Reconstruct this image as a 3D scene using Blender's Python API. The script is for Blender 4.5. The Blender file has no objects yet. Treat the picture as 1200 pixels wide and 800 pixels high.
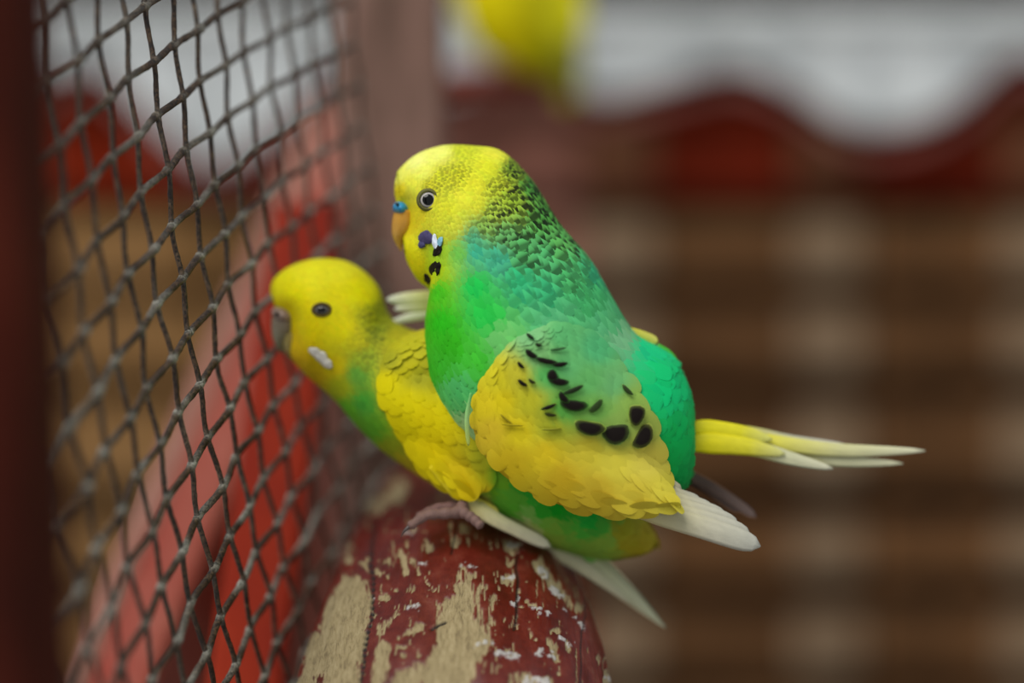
import bpy, math
import numpy as np
from mathutils import Vector, Matrix

rng = np.random.default_rng(7)
scn = bpy.context.scene
COL = scn.collection

# ------------------------------------------------------------------ camera, light, exposure
S = 0.0002                      # metres per photo pixel at the focus distance
F = 2450.0                      # focal length in pixels of the 1200 px wide frame
PITCH = math.radians(10.0)
CAMZ = 1.30                     # the rail is at about elbow height
CAM = np.array([0.0, -F * S * math.cos(PITCH), CAMZ])
RIGHT = np.array([1.0, 0, 0])
FWD = np.array([0, math.cos(PITCH), -math.sin(PITCH)])
DOWN = np.array([0, -math.sin(PITCH), -math.cos(PITCH)])

cd = bpy.data.cameras.new('camera'); cam = bpy.data.objects.new('camera', cd); COL.objects.link(cam)
cam.location = CAM.tolist(); cam.rotation_euler = (math.pi / 2 - PITCH, 0, 0)
cd.sensor_width = 36.0; cd.lens = 36.0 * F / 1200.0
cd.clip_start = 0.005; cd.clip_end = 50
cd.dof.use_dof = True; cd.dof.focus_distance = F * S; cd.dof.aperture_fstop = cd.lens / 28.0
scn.camera = cam

world = bpy.data.worlds.new('world'); scn.world = world; world.use_nodes = True
bg = world.node_tree.nodes['Background']
bg.inputs[0].default_value = (0.93, 0.97, 1.0, 1); bg.inputs[1].default_value = 0.50
sl = bpy.data.lights.new('sun', 'SUN'); so = bpy.data.objects.new('sun', sl); COL.objects.link(so)
sl.energy = 2.7; sl.angle = math.radians(40); sl.color = (1.0, 0.97, 0.92)
so.rotation_euler = Vector((0.42, 0.50, -0.95)).to_track_quat('-Z', 'Y').to_euler()
so.location = (-1, -1, 3)
scn.view_settings.view_transform = 'Standard'; scn.view_settings.look = 'None'
scn.view_settings.exposure = 0.0; scn.view_settings.gamma = 1.0
scn.view_settings.use_curve_mapping = False


# ------------------------------------------------------------------ helpers
def A(*v): return np.array(v, float)

def W(px, py, d):
    """photo pixel + distance along the view axis (in pixel units, focus = F) -> world point(s)"""
    px, py, d = np.broadcast_arrays(np.asarray(px, float), np.asarray(py, float), np.asarray(d, float))
    x = (px - 600) * d / F; y = (py - 400) * d / F
    return CAM + S * (x[..., None] * RIGHT + y[..., None] * DOWN + d[..., None] * FWD)

def to_px(P):
    q = (np.asarray(P) - CAM) / S
    z = q @ FWD
    return 600 + F * (q @ RIGHT) / z, 400 + F * (q @ DOWN) / z

def lin(h):
    if not isinstance(h, str): return np.array(h, float)
    h = h.lstrip('#'); c = np.array([int(h[i:i + 2], 16) for i in (0, 2, 4)]) / 255.0
    return np.where(c <= .04045, c / 12.92, ((c + .055) / 1.055) ** 2.4)

def crom(P, n):
    """Catmull-Rom resample of control rows to n rows (uniform in chord length)"""
    P = np.asarray(P, float)
    if len(P) == 2: return P[0] + (P[1] - P[0]) * np.linspace(0, 1, n)[:, None]
    Q = np.vstack([2 * P[0] - P[1], P, 2 * P[-1] - P[-2]])
    m = len(P) - 1; out = []
    for k in range(m):
        t = np.linspace(0, 1, 24, endpoint=(k == m - 1))[:, None]
        a, b, c, d = Q[k:k + 4]
        out.append(.5 * ((2 * b) + (c - a) * t + (2 * a - 5 * b + 4 * c - d) * t ** 2 + (3 * b - a - 3 * c + d) * t ** 3))
    C = np.vstack(out); L = np.r_[0, np.cumsum(np.linalg.norm(np.diff(C[:, :2], axis=0), axis=1) + 1e-6)]
    u = np.linspace(0, L[-1], n)
    return np.stack([np.interp(u, L, C[:, i]) for i in range(C.shape[1])], -1)

def hashf(i, j, k, seed):
    h = np.sin(i * 127.1 + j * 311.7 + k * 74.7 + seed * 53.3) * 43758.5453
    return h - np.floor(h)

def vnoise(p, seed=0):
    p = np.asarray(p, float); i = np.floor(p); f = p - i; f = f * f * (3 - 2 * f)
    r = 0
    for a in (0, 1):
        for b in (0, 1):
            for c in (0, 1):
                w = (f[:, 0] if a else 1 - f[:, 0]) * (f[:, 1] if b else 1 - f[:, 1]) * (f[:, 2] if c else 1 - f[:, 2])
                r = r + w * hashf(i[:, 0] + a, i[:, 1] + b, i[:, 2] + c, seed)
    return r

def fbm(p, octv=4, seed=0):
    p = np.asarray(p, float); r = 0; amp = .5; tot = 0
    for o in range(octv):
        r = r + amp * vnoise(p * 2 ** o + 17.3 * o, seed + o); tot += amp; amp *= .5
    return r / tot

def mesh_obj(name, verts, faces, mat, parent=None, colors=None, smooth=True, origin=None, uv=None):
    o = np.zeros(3)
    if parent is not None:
        q = parent
        while q.parent is not None: q = q.parent
        o = np.array(q.location)
    elif origin is not None: o = np.asarray(origin, float)
    me = bpy.data.meshes.new(name)
    me.from_pydata((np.asarray(verts) - o).tolist(), [], [tuple(int(i) for i in f) for f in faces])
    if smooth: me.polygons.foreach_set('use_smooth', [True] * len(me.polygons))
    if colors is not None:
        c = np.ones((len(verts), 4), np.float32); c[:, :colors.shape[1]] = colors
        ca = me.color_attributes.new('Col', 'FLOAT_COLOR', 'POINT'); ca.data.foreach_set('color', c.ravel())
    if mat is not None: me.materials.append(mat)
    me.update()
    ob = bpy.data.objects.new(name, me); COL.objects.link(ob)
    if parent is not None: ob.parent = parent
    else: ob.location = o.tolist()
    return ob

def empty(name, loc):
    e = bpy.data.objects.new(name, None); COL.objects.link(e); e.location = list(loc); e.empty_display_size = .01
    return e

def tag(o, label=None, cat=None, group=None, kind=None):
    for k, v in (('label', label), ('category', cat), ('group', group), ('kind', kind)):
        if v: o[k] = v
    return o

def grid_faces(nr, nc, closed=False, off=0):
    f = []
    for r in range(nr - 1):
        for c in range(nc if closed else nc - 1):
            c2 = (c + 1) % nc
            f.append((off + r * nc + c, off + r * nc + c2, off + (r + 1) * nc + c2, off + (r + 1) * nc + c))
    return f

def box_mesh(name, c, ax, ay, az, mat, parent=None, bevel=.0015):
    """box from a centre and three half-axis vectors; corners slightly bevelled"""
    c, ax, ay, az = [np.asarray(v, float) for v in (c, ax, ay, az)]
    V = [c + i * ax + j * ay + k * az for i in (-1, 1) for j in (-1, 1) for k in (-1, 1)]
    Fc = [(0, 1, 3, 2), (4, 6, 7, 5), (0, 4, 5, 1), (2, 3, 7, 6), (0, 2, 6, 4), (1, 5, 7, 3)]
    if np.dot(np.cross(ax, ay), az) < 0: Fc = [f[::-1] for f in Fc]
    o = mesh_obj(name, V, Fc, mat, parent, smooth=False, origin=c if parent is None else None)
    if bevel:
        b = o.modifiers.new('bevel', 'BEVEL'); b.width = bevel; b.segments = 2
    return o

def tube(P, R, nseg=8, up=A(0, 0, 1)):
    """verts, faces of a tube along world points P with radii R (n,) or (n,nseg)"""
    P = np.asarray(P, float); n = len(P); R = np.asarray(R, float)
    if R.ndim == 1: R = np.repeat(R[:, None], nseg, 1)
    T = np.gradient(P, axis=0); T /= np.linalg.norm(T, axis=1)[:, None] + 1e-12
    X = np.cross(T, up); X /= np.linalg.norm(X, axis=1)[:, None] + 1e-12
    Y = np.cross(X, T); a = np.linspace(0, 2 * np.pi, nseg, endpoint=False)
    V = P[:, None] + R[..., None] * (np.cos(a)[None, :, None] * X[:, None] + np.sin(a)[None, :, None] * Y[:, None])
    V = V.reshape(-1, 3); Fc = [f[::-1] for f in grid_faces(n, nseg, True)]
    Fc = [f[::-1] for f in Fc]
    Fc.append(tuple(range(nseg))[::-1]); Fc.append(tuple(range((n - 1) * nseg, n * nseg)))
    return V, Fc


# ------------------------------------------------------------------ materials
def newmat(name):
    m = bpy.data.materials.new(name); m.use_nodes = True
    nt = m.node_tree; b = nt.nodes['Principled BSDF']
    return m, nt, b

def N(nt, t, **kw):
    n = nt.nodes.new(t)
    for k, v in kw.items(): setattr(n, k, v)
    return n

def noise_node(nt, scale, detail=4, rough=.6, vec=None, dist=0):
    n = N(nt, 'ShaderNodeTexNoise'); n.inputs['Scale'].default_value = scale; n.inputs['Detail'].default_value = detail
    n.inputs['Roughness'].default_value = rough; n.inputs['Distortion'].default_value = dist
    if vec is not None: nt.links.new(vec, n.inputs['Vector'])
    return n.outputs[0]

def ramp(nt, fac, stops):
    r = N(nt, 'ShaderNodeValToRGB'); e = r.color_ramp.elements
    while len(e) < len(stops): e.new(.5)
    for k, (p, c) in enumerate(stops):
        e[k].position = p; c = lin(c) if isinstance(c, str) else c
        e[k].color = (*c[:3], 1)
    nt.links.new(fac, r.inputs[0]); return r.outputs[0]

def coords(nt, scale=(1, 1, 1), kind='Object'):
    t = N(nt, 'ShaderNodeTexCoord'); m = N(nt, 'ShaderNodeMapping'); m.inputs['Scale'].default_value = scale
    nt.links.new(t.outputs[kind], m.inputs[0]); return m.outputs[0]

def add_bump(nt, b, h, strength, dist):
    n = N(nt, 'ShaderNodeBump'); n.inputs['Strength'].default_value = strength; n.inputs['Distance'].default_value = dist
    nt.links.new(h, n.inputs['Height']); nt.links.new(n.outputs[0], b.inputs['Normal'])

def attr_mat(name, rough=.6, spec=.25, bump=None, sheen=0., coat=0., sss=0.):
    m, nt, b = newmat(name)
    a = N(nt, 'ShaderNodeAttribute', attribute_name='Col'); nt.links.new(a.outputs['Color'], b.inputs['Base Color'])
    b.inputs['Roughness'].default_value = rough; b.inputs['Specular IOR Level'].default_value = spec
    if sheen:
        b.inputs['Sheen Weight'].default_value = sheen; b.inputs['Sheen Roughness'].default_value = .5
    if coat: b.inputs['Coat Weight'].default_value = coat
    if sss:
        b.inputs['Subsurface Weight'].default_value = sss; b.inputs['Subsurface Scale'].default_value = .002
        b.inputs['Subsurface Radius'].default_value = (1, .6, .4)
    if bump: add_bump(nt, b, noise_node(nt, bump[0], 3, vec=coords(nt)), bump[1], bump[2])
    return m

def mottled(name, stops, scale=(1, 1, 1), nscale=20, detail=6, rough=.7, spec=.3, bump=.3, bdist=.001, nrough=.6, dist=0., obvar=0.):
    m, nt, b = newmat(name); v = coords(nt, scale)
    if obvar:                                   # each object samples another place of the grain
        oi = N(nt, 'ShaderNodeObjectInfo'); mu = N(nt, 'ShaderNodeVectorMath', operation='SCALE'); mu.inputs['Scale'].default_value = 37.0
        cb = N(nt, 'ShaderNodeCombineXYZ')
        for k in range(3): nt.links.new(oi.outputs['Random'], cb.inputs[k])
        nt.links.new(cb.outputs[0], mu.inputs[0])
        ad = N(nt, 'ShaderNodeVectorMath', operation='ADD'); nt.links.new(v, ad.inputs[0]); nt.links.new(mu.outputs[0], ad.inputs[1]); v = ad.outputs[0]
    n = noise_node(nt, nscale, detail, nrough, v, dist)
    c = ramp(nt, n, stops)
    if obvar:
        hv = N(nt, 'ShaderNodeHueSaturation'); mr = N(nt, 'ShaderNodeMapRange')
        mr.inputs['To Min'].default_value = 1 - obvar; mr.inputs['To Max'].default_value = 1 + obvar
        nt.links.new(oi.outputs['Random'], mr.inputs['Value']); nt.links.new(mr.outputs[0], hv.inputs['Value'])
        nt.links.new(c, hv.inputs['Color']); c = hv.outputs[0]
    nt.links.new(c, b.inputs['Base Color'])
    b.inputs['Roughness'].default_value = rough; b.inputs['Specular IOR Level'].default_value = spec
    if bump: add_bump(nt, b, n, bump, bdist)
    return m

M_FEATHER = attr_mat('feather', .62, .12, (2500, .15, .0003))
M_VANE = attr_mat('flight_feather', .5, .3, (1800, .2, .0003))
M_HORN = attr_mat('beak_horn', .35, .45, (1500, .15, .0003), sss=.15)
M_SKIN = attr_mat('foot_skin', .55, .35, (3000, .6, .0005), sss=.1)
M_EYE = attr_mat('eye', .12, .35, None)
M_LOG = None

# ------------------------------------------------------------------ the back wall and what hangs on it
def build_background():
    dB = 5600.0                                           # 1.12 m from the lens
    k = dB / F
    m_board = mottled('weathered_board', [(.25, '3e2714'), (.5, '5c3f26'), (.72, '6c4c30')], (3, 18, 30), 6, 6, .85, .08, .4, .002, obvar=.22)
    m_tan_lit = mottled('tan_board_lit', [(.25, '5a4022'), (.5, '7a5a36'), (.72, '8a6a46')], (3, 18, 30), 6, 6, .85, .08, .4, .002, obvar=.12)  # tan boards at left, the stronger light outside put into their colour
    m_red = mottled('red_painted_board', [(.3, '501406'), (.55, '6c1e0a'), (.8, '803016')], (4, 14, 22), 6, 6, .8, .08, .3, .002, obvar=.12)
    m_lit = mottled('red_board_lit', [(.3, '6e1a08'), (.55, '8c2a10'), (.8, '9c4426')], (4, 14, 22), 6, 6, .8, .08, .3, .002, obvar=.1)  # lit copy of the red boards, brightness painted into the colour
    m_pink = mottled('faded_red_board', [(.3, '66382e'), (.55, '7a5246'), (.8, '886454')], (4, 14, 22), 6, 6, .85, .08, .3, .002, obvar=.1)
    m_block = mottled('pale_block', [(.3, '66523e'), (.6, '78644e'), (.85, '846e5a')], (8, 8, 8), 9, 5, .8, .2, .3, .002, obvar=.08)
    m_dim = mottled('brown_block', [(.3, '54301f'), (.7, '6a4630')], (8, 8, 8), 9, 5, .85, .08, .3, .002)
    m_dark = mottled('dark_backing', [(.3, '140a05'), (.8, '23130a')], (5, 5, 5), 8, 4, .9, .1, .2, .002)
    # backing sheet behind the boards: what shows in the joints
    c = W(500, 420, dB + 75); wall = box_mesh('wall_back', c, RIGHT * S * k * 1720, DOWN * S * k * 900, FWD * S * 20, m_dark, bevel=0)
    tag(wall, 'back wall of the aviary clad in horizontal brown and red boards', 'wall', kind='structure')
    org = np.array(wall.location)

    def wall_piece(name, x0, x1, y0, y1, d, depth, mat, bev=.004):
        c = W((x0 + x1) / 2, (y0 + y1) / 2, d)
        kk = d / F
        return box_mesh(name, c, RIGHT * S * kk * (x1 - x0) / 2, DOWN * S * kk * (y1 - y0) / 2, FWD * S * depth / 2, mat, wall, bev)
    rows = [(-160, -40), (-32, 88), (98, 228), (252, 334), (356, 444), (472, 570), (606, 680), (710, 796), (820, 920), (934, 1040)]
    for r, (y0, y1) in enumerate(rows):
        if r <= 2:
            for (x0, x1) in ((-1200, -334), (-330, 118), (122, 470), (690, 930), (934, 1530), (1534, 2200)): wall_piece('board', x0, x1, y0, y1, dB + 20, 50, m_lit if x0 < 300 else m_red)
            wall_piece('board', 474, 686, y0, y1, dB + 10, 60, m_pink if r == 2 else m_red)
        else:
            for (x0, x1) in ((-1200, -334), (-330, 236), (240, 470), (690, 1098), (1102, 1530), (1534, 2200)): wall_piece('board', x0, x1, y0, y1, dB + 20, 50, m_tan_lit if x0 < 300 else m_board)
            wall_piece('board', 474, 686, y0, y1, dB + 10, 60, m_pink if r in (3, 5) else m_red)
        if r >= 2:
            for x in (727, 970, 1213, 1456, 1699):
                yy0 = y0 + 8 if r > 2 else y0 + 40
                wall_piece('spacer_block', x - 42, x + 42, yy0, y1 - 6, dB - 25, 50, m_block if r > 2 else m_dim, .008)

    m_floor = mottled('packed_earth', [(.3, '4a3a2a'), (.7, '6a563f')], (4, 4, 4), 6, 6, .9, .1, .3, .004)
    fl = box_mesh('floor', A(0, -.05, -.01), A(1.3, 0, 0), A(0, 1.25, 0), A(0, 0, .01), m_floor, bevel=0)
    tag(fl, 'packed earth floor of the aviary below the perch log', 'floor', kind='structure')

    # scalloped white cloth hung along the wall, in front of the red boards
    m_cloth = mottled('white_cloth', [(.3, 'b6bbbc'), (.6, 'c6cacb'), (.85, 'd0d3d4')], (6, 6, 6), 5, 4, .85, .15, .3, .002)
    m_trim = mottled('pink_trim', [(.3, '6a3a32'), (.7, '7c4c42')], (10, 10, 10), 8, 4, .8, .2, .3, .001)
    hem = crom([(-330, 90), (-200, 150), (-60, 70), (40, 86), (120, 82), (190, 150), (250, 196), (320, 150), (420, 55), (520, 110), (620, 70), (700, 112), (765, 100), (860, 78), (930, 104), (985, 140), (1040, 150), (1110, 128), (1200, 62), (1300, 120), (1400, 70), (1530, 120)], 420)
    d0 = dB - 130; top = 7.0; nr = 14
    V = []; C = []
    for r in range(nr):
        t = r / (nr - 1)
        y = top + (hem[:, 1] - top) * t
        d = d0 + 22 * np.sin(hem[:, 0] * .055 + 1.2 * np.sin(hem[:, 0] * .013)) * (.35 + .65 * t)
        V.append(W(hem[:, 0], y, d))
    V = np.array(V).reshape(-1, 3)
    cloth = mesh_obj('scalloped_cloth', V, grid_faces(nr, len(hem)), m_cloth, origin=W(600, 7, d0))
    so_ = cloth.modifiers.new('thickness', 'SOLIDIFY'); so_.thickness = .002; so_.offset = 0
    tag(cloth, 'white scalloped cloth hanging along the top of the back wall', 'cloth')
    # trim band that follows the hem a little below it
    V = []
    for dy in (18, 21, 25, 29, 32):
        d = d0 + 6 + 22 * np.sin(hem[:, 0] * .055 + 1.2 * np.sin(hem[:, 0] * .013))
        V.append(W(hem[:, 0], hem[:, 1] + dy, d))
    trim = mesh_obj('hem_trim', np.array(V).reshape(-1, 3), grid_faces(5, len(hem)), m_trim, cloth)
    so_ = trim.modifiers.new('thickness', 'SOLIDIFY'); so_.thickness = .003; so_.offset = 0
    # thin rail across the cloth, dark beam above it
    m_rail = mottled('grey_rail', [(.3, '6d6f6c'), (.7, '8b8d88')], (6, 6, 6), 9, 4, .5, .4, .2, .001)
    P = np.array([W(x, 31, d0 - 45) for x in np.linspace(-330, 1530, 12)])
    V, Fc = tube(P, np.full(12, .0022), 10)
    tag(mesh_obj('cloth_rail', V, Fc, m_rail, origin=P[0]), 'thin grey rail running across the white scalloped cloth', 'rail')
    bm = box_mesh('roof_beam', W(600, -42, d0 + 50), RIGHT * S * k * 930, DOWN * S * k * 52, FWD * S * 32, m_dark, bevel=.004)
    tag(bm, 'dark roof beam above the white scalloped cloth', 'beam')


# ------------------------------------------------------------------ the wire mesh on the left
MX = A(-377.15, 78.22, 54.14, 10.69, -8.04, 5.94); MY = A(-10.65, -150.75, 371.43, 12.25, -16.07, -8.72); MZ = A(2449.9, 270.08, 55.6, 1.38, -0.78, 42.03)
def mesh_pt(i, j):
    i = np.asarray(i, float) / 5; j = np.asarray(j, float) / 6
    i, j = np.broadcast_arrays(i, j)
    B = np.stack([1 + 0 * i, i, j, i * i, i * j, j * j], -1)
    q = np.stack([B @ MX, B @ MY, B @ MZ], -1)
    return CAM + S * (q[..., :1] * RIGHT + q[..., 1:2] * DOWN + q[..., 2:] * FWD)

def build_mesh():
    m, nt, b = newmat('rusty_wire'); v = coords(nt)
    n1 = noise_node(nt, 420, 5, .65, v); n2 = noise_node(nt, 1600, 3, .6, v)
    c1 = ramp(nt, n1, [(.3, '1c0f08'), (.48, '46301c'), (.6, '5c4630'), (.75, '7c6d58')])
    c2 = ramp(nt, n2, [(.40, '1c130c'), (.56, 'ffffff')])
    mx = N(nt, 'ShaderNodeMix', data_type='RGBA', blend_type='MULTIPLY'); mx.inputs[0].default_value = .9
    nt.links.new(c1, mx.inputs[6]); nt.links.new(c2, mx.inputs[7])
    a = N(nt, 'ShaderNodeAttribute', attribute_name='Col')
    m2 = N(nt, 'ShaderNodeMix', data_type='RGBA'); nt.links.new(a.outputs['Fac'], m2.inputs[0])
    c3 = ramp(nt, n2, [(.35, '5a5850'), (.55, '9a988c'), (.75, 'c2c0b6')])
    nt.links.new(mx.outputs[2], m2.inputs[6]); nt.links.new(c3, m2.inputs[7])
    nt.links.new(m2.outputs[2], b.inputs['Base Color'])
    b.inputs['Roughness'].default_value = .55; b.inputs['Metallic'].default_value = .15
    add_bump(nt, b, n2, .6, .0004)
    root = empty('wire_mesh_panel', mesh_pt(-6, 9))
    tag(root, 'rusty woven wire mesh panel along the side of the aviary', 'wire mesh')
    U = mesh_pt(1, 0) - mesh_pt(0, 0); Vv = mesh_pt(0, 1) - mesh_pt(0, 0)
    nrm = np.cross(U, Vv); nrm /= np.linalg.norm(nrm)
    if nrm @ RIGHT < 0: nrm = -nrm                      # towards the birds
    i0, i1, j0, j1 = -8, 9, -12, 9
    sub = 14

    def wire(fixed, along, horiz, rad, sgn):
        n = (along[1] - along[0]) * sub + 1
        t = np.linspace(along[0], along[1], n)
        P = mesh_pt(t, fixed) if horiz else mesh_pt(fixed, t)
        ph = np.cos(np.pi * t) * sgn
        wob = (fbm(np.stack([t * .7, np.full(n, fixed * 3.1), np.full(n, 5. if horiz else 9.)], -1), 2, 3) - .5)
        P = P + nrm * (ph * rad * .75 + wob * .0012)[:, None] + (Vv if horiz else U) * (wob * .06)[:, None]
        q = np.stack([t * 9, np.full(n, fixed * 7.7), np.full(n, 1. if horiz else 2.)], -1)
        d = np.abs(t - np.round(t))
        knot = np.exp(-(d / .10) ** 2) * (.55 + .9 * hashf(np.round(t), fixed, 3. if horiz else 4., 2))
        R = np.zeros((n, 8))
        for s in range(8): R[:, s] = rad * (.82 + .5 * fbm(q + s * .9, 3, 11) + .32 * knot * (1 if horiz else .5))
        V, Fc = tube(P, R, 8)
        patch = np.clip((fbm(q * .16 + 40, 3, 21) - .5) * 5, 0, 1)
        low = np.clip(((t if not horiz else np.full(n, fixed)) + 5) / 6, 0, 1)
        fac = np.clip((.35 + .45 * low) * knot * (1 if horiz else .5) + (.25 + .45 * low if horiz else .10) * patch, 0, 1)
        c = np.repeat(fac, 8)[:, None] * np.ones(3)
        mesh_obj('wire', V, Fc, m, root, c)
    for j in range(j0, j1 + 1): wire(j, (i0, i1), True, .00080, 1 if j % 2 else -1)
    for i in range(i0, i1 + 1): wire(i, (j0, j1), False, .00060, 1 if i % 2 else -1)

    # posts that hold the panel
    m_post = mottled('dark_red_post', [(.3, '240c06'), (.55, '42160c'), (.8, '552417')], (6, 6, 2), 9, 6, .8, .08, .35, .002)
    d = 1640.
    p0, p1 = W(8, -260, d), W(52, 1080, d)
    ax = (p1 - p0) / 2; c = (p0 + p1) / 2
    po = box_mesh('mesh_post', c + FWD * .012 - RIGHT * .012, ax, RIGHT * .0125, FWD * .016, m_post, bevel=.003)
    tag(po, 'dark red wooden post at the near end of the wire mesh', 'post')
    m_corner = mottled('faded_pink_post', [(.3, '5f4a40'), (.5, '7d6156'), (.75, '8f6f64')], (10, 10, 2), 7, 6, .85, .08, .35, .002)
    d = 3230.
    p0, p1 = W(452, -320, d), W(462, 1000, d)
    ax = (p1 - p0) / 2; c = (p0 + p1) / 2
    po = box_mesh('corner_post', c + FWD * .02, ax, RIGHT * .0165, FWD * .02, m_corner, bevel=.003)
    tag(po, 'faded pinkish wooden corner post behind the smaller yellow-headed budgerigar', 'post')

    # red low wall outside the mesh; lit top edge painted paler, also worn
    m_low = mottled('lit_red_paint', [(.34, '80240f'), (.5, '8c4636'), (.68, '985e50')], (1, 1, 1), 14, 4, .55, .35, .2, .002, dist=.6)  # red paint with bright light mixed in as the salmon tone
    m_cap = mottled('worn_lit_paint', [(.3, '7c4c3e'), (.7, '9c7466')], (1, 1, 1), 14, 4, .65, .3, .2, .001)  # weathering plus the lit top face, both put into the pale colour
    pa, pb = W(52, 960, 2780.), W(408, 120, 3900.)
    dirv = (pb - pa)
    side = np.cross(dirv, DOWN); side /= np.linalg.norm(side)
    if side @ RIGHT < 0: side = -side
    thick = .012
    e = empty('low_wall_panel', (pa + pb) / 2 + DOWN * .14); tag(e, 'red painted low wall panel sloping up outside the wire mesh, bright light painted into its salmon tone', 'panel')
    hgt = .075
    box_mesh('panel', (pa + pb) / 2 + DOWN * hgt + side * thick * .2, dirv / 2, DOWN * hgt, side * thick, m_low, e, .003)
    m_bat = mottled('orange_red_paint', [(.3, '6a1004'), (.6, '8c2408'), (.85, '9c3c20')], (1, 1, 1), 18, 5, .7, .15, .2, .002)
    ba, bb = W(276, 900, 2840.), W(362, 240, 3170.); bd = bb - ba
    box_mesh('batten', (ba + bb) / 2, bd / 2, RIGHT * .0105, np.cross(bd / np.linalg.norm(bd), RIGHT) * .004, m_bat, e, .002)
    box_mesh('cap_strip', (pa + pb) / 2 - side * .009 + DOWN * .002, dirv / 2, DOWN * .004, side * .005, m_cap, e, .002)


# ------------------------------------------------------------------ the peeling log
def build_log():
    # top line of the log: photo row, distance, half width, column of its middle
    ctl = A((1130, 2190, 232, 508), (1010, 2240, 226, 516), (900, 2300, 218, 522), (800, 2350, 206, 527), (720, 2425, 192, 530), (655, 2500, 177, 532), (608, 2590, 163, 533), (580, 2700, 156, 536), (556, 2850, 150, 541), (532, 3020, 146, 546), (508, 3236, 142, 551))
    C3 = crom(np.stack([ctl[:, 3], ctl[:, 0], ctl[:, 1], ctl[:, 2]], -1), 900)   # dense, uniform in px
    T = W(C3[:, 0], C3[:, 1], C3[:, 2]); r = C3[:, 3] * S
    # resample uniformly in world length, finer in front
    L = np.r_[0, np.cumsum(np.linalg.norm(np.diff(T, axis=0), axis=1))]
    near = L[np.argmax(C3[:, 2] > 2800)]
    u = np.r_[np.linspace(0, near, 480, endpoint=False), np.linspace(near, L[-1], 80)]
    T = np.stack([np.interp(u, L, T[:, k]) for k in range(3)], -1); r = np.interp(u, L, r)
    tan = np.gradient(T, axis=0); tan /= np.linalg.norm(tan, axis=1)[:, None]
    for _ in range(30): tan[1:-1] = (tan[:-2] + 2 * tan[1:-1] + tan[2:]) / 4
    tan /= np.linalg.norm(tan, axis=1)[:, None]
    X = RIGHT - (tan @ RIGHT)[:, None] * tan; X /= np.linalg.norm(X, axis=1)[:, None]
    Y = np.cross(X, tan); Y *= np.sign(Y[:, 2:3])
    nt_ = 460; a = np.r_[np.linspace(-1.75, 1.75, 400), np.linspace(1.75, 2 * np.pi - 1.75, 62)[1:-1]]
    hy = r * .80
    V = T[:, None] - Y[:, None] * hy[:, None, None] + (np.sin(a)[None, :, None] * X[:, None] * r[:, None, None] + np.cos(a)[None, :, None] * Y[:, None] * hy[:, None, None])
    nr = len(T); V = V.reshape(-1, 3)
    nor = (np.sin(a)[None, :, None] * X[:, None] + np.cos(a)[None, :, None] * Y[:, None]).reshape(-1, 3)
    px, py = to_px(V)
    ss = np.repeat(u, nt_) / S / 100; aa = np.tile(a, nr) * 1.7
    top = np.tile(np.abs(a) < 1.76, nr)
    q = np.stack([aa, ss, 0 * ss], -1)
    # low frequency shape: long fibres and dents
    V = V + nor * ((fbm(q * A(3, .6, 1), 3, 5) - .5) * .0022)[:, None]
    # --- bare wood: patches seen in the photo (capsules x0,y0,x1,y1,r) with ragged edges
    caps = [(405, 700, 385, 800, 20), (412, 690, 408, 800, 20), (375, 760, 362, 800, 18), (408, 640, 405, 655, 8), (440, 590, 470, 572, 13), (462, 622, 488, 620, 8),
            (545, 690, 545, 730, 12), (535, 720, 520, 800, 24), (556, 745, 540, 800, 22), (563, 690, 560, 735, 6), (575, 705, 576, 730, 5), (490, 790, 470, 800, 14),
            (446, 765, 442, 800, 12), (441, 742, 468, 717, 4), (468, 748, 492, 736, 4), (630, 660, 645, 682, 8), (655, 690, 676, 712, 7), (448, 698, 452, 697, 6),
            (470, 691, 482, 689, 5), (484, 655, 488, 666, 7), (543, 668, 550, 676, 8), (590, 676, 602, 674, 5), (596, 636, 606, 640, 6), (546, 618, 548, 626, 6),
            (530, 635, 532, 640, 5), (612, 690, 605, 730, 3), (618, 730, 622, 745, 4), (640, 750, 650, 770, 4), (700, 770, 716, 800, 5), (660, 735, 664, 760, 3),
            (520, 655, 523, 660, 4), (500, 640, 505, 642, 4), (470, 650, 474, 668, 6), (455, 655, 458, 660, 5), (592, 790, 640, 800, 5), (650, 640, 660, 655, 4)]
    wob = (fbm(np.stack([px * .06, py * .045, 0 * px], -1), 4, 31) - .5) * 26 + (fbm(np.stack([px * .40, py * .09, 0 * px], -1), 3, 33) - .5) * 18
    bare = np.full(len(V), -99.)
    for x0, y0, x1, y1, rr in caps:
        dx, dy = x1 - x0, y1 - y0; tt = np.clip(((px - x0) * dx + (py - y0) * dy) / (dx * dx + dy * dy + 1e-9), 0, 1)
        bare = np.maximum(bare, rr - np.hypot(px - x0 - tt * dx, py - y0 - tt * dy))
    bare = bare - 2.5 + wob * np.clip(.35 + (bare + 30) / 60, .2, 1)
    specks = fbm(np.stack([px * .11, py * .10, ss * 0 + 3], -1), 3, 41)
    bare = np.maximum(bare, (specks - .765) * 90)
    scr = fbm(np.stack([px * .42, py * .055, ss * 0 + 9], -1), 3, 47)           # thin scratches along the grain
    bare = np.maximum(bare, (scr - .745) * 60 - 3 * (np.abs(px - 560) > 130))
    rd = 9 - np.hypot((px - 372), (py - 796) * 1.4) + wob * .8                      # red left standing in the bare strip
    bare = np.where(rd > 0, -rd, bare)
    bare = np.where(top, bare, -5)
    mask = np.clip(bare / 2.0 + .5, 0, 1)
    # --- cracks
    cr = [((437, 612), (435, 660), (432, 712), (425, 760), (418, 815)), ((609, 650), (606, 690), (603, 735)), ((683, 700), (681, 745), (678, 800)), ((534, 600), (533, 630), (531, 650)), ((505, 738), (512, 732), (520, 728))]
    crack = np.zeros(len(V)); wid = [3.2, 1.8, 1.4, 1.2, 1.6]
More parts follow.
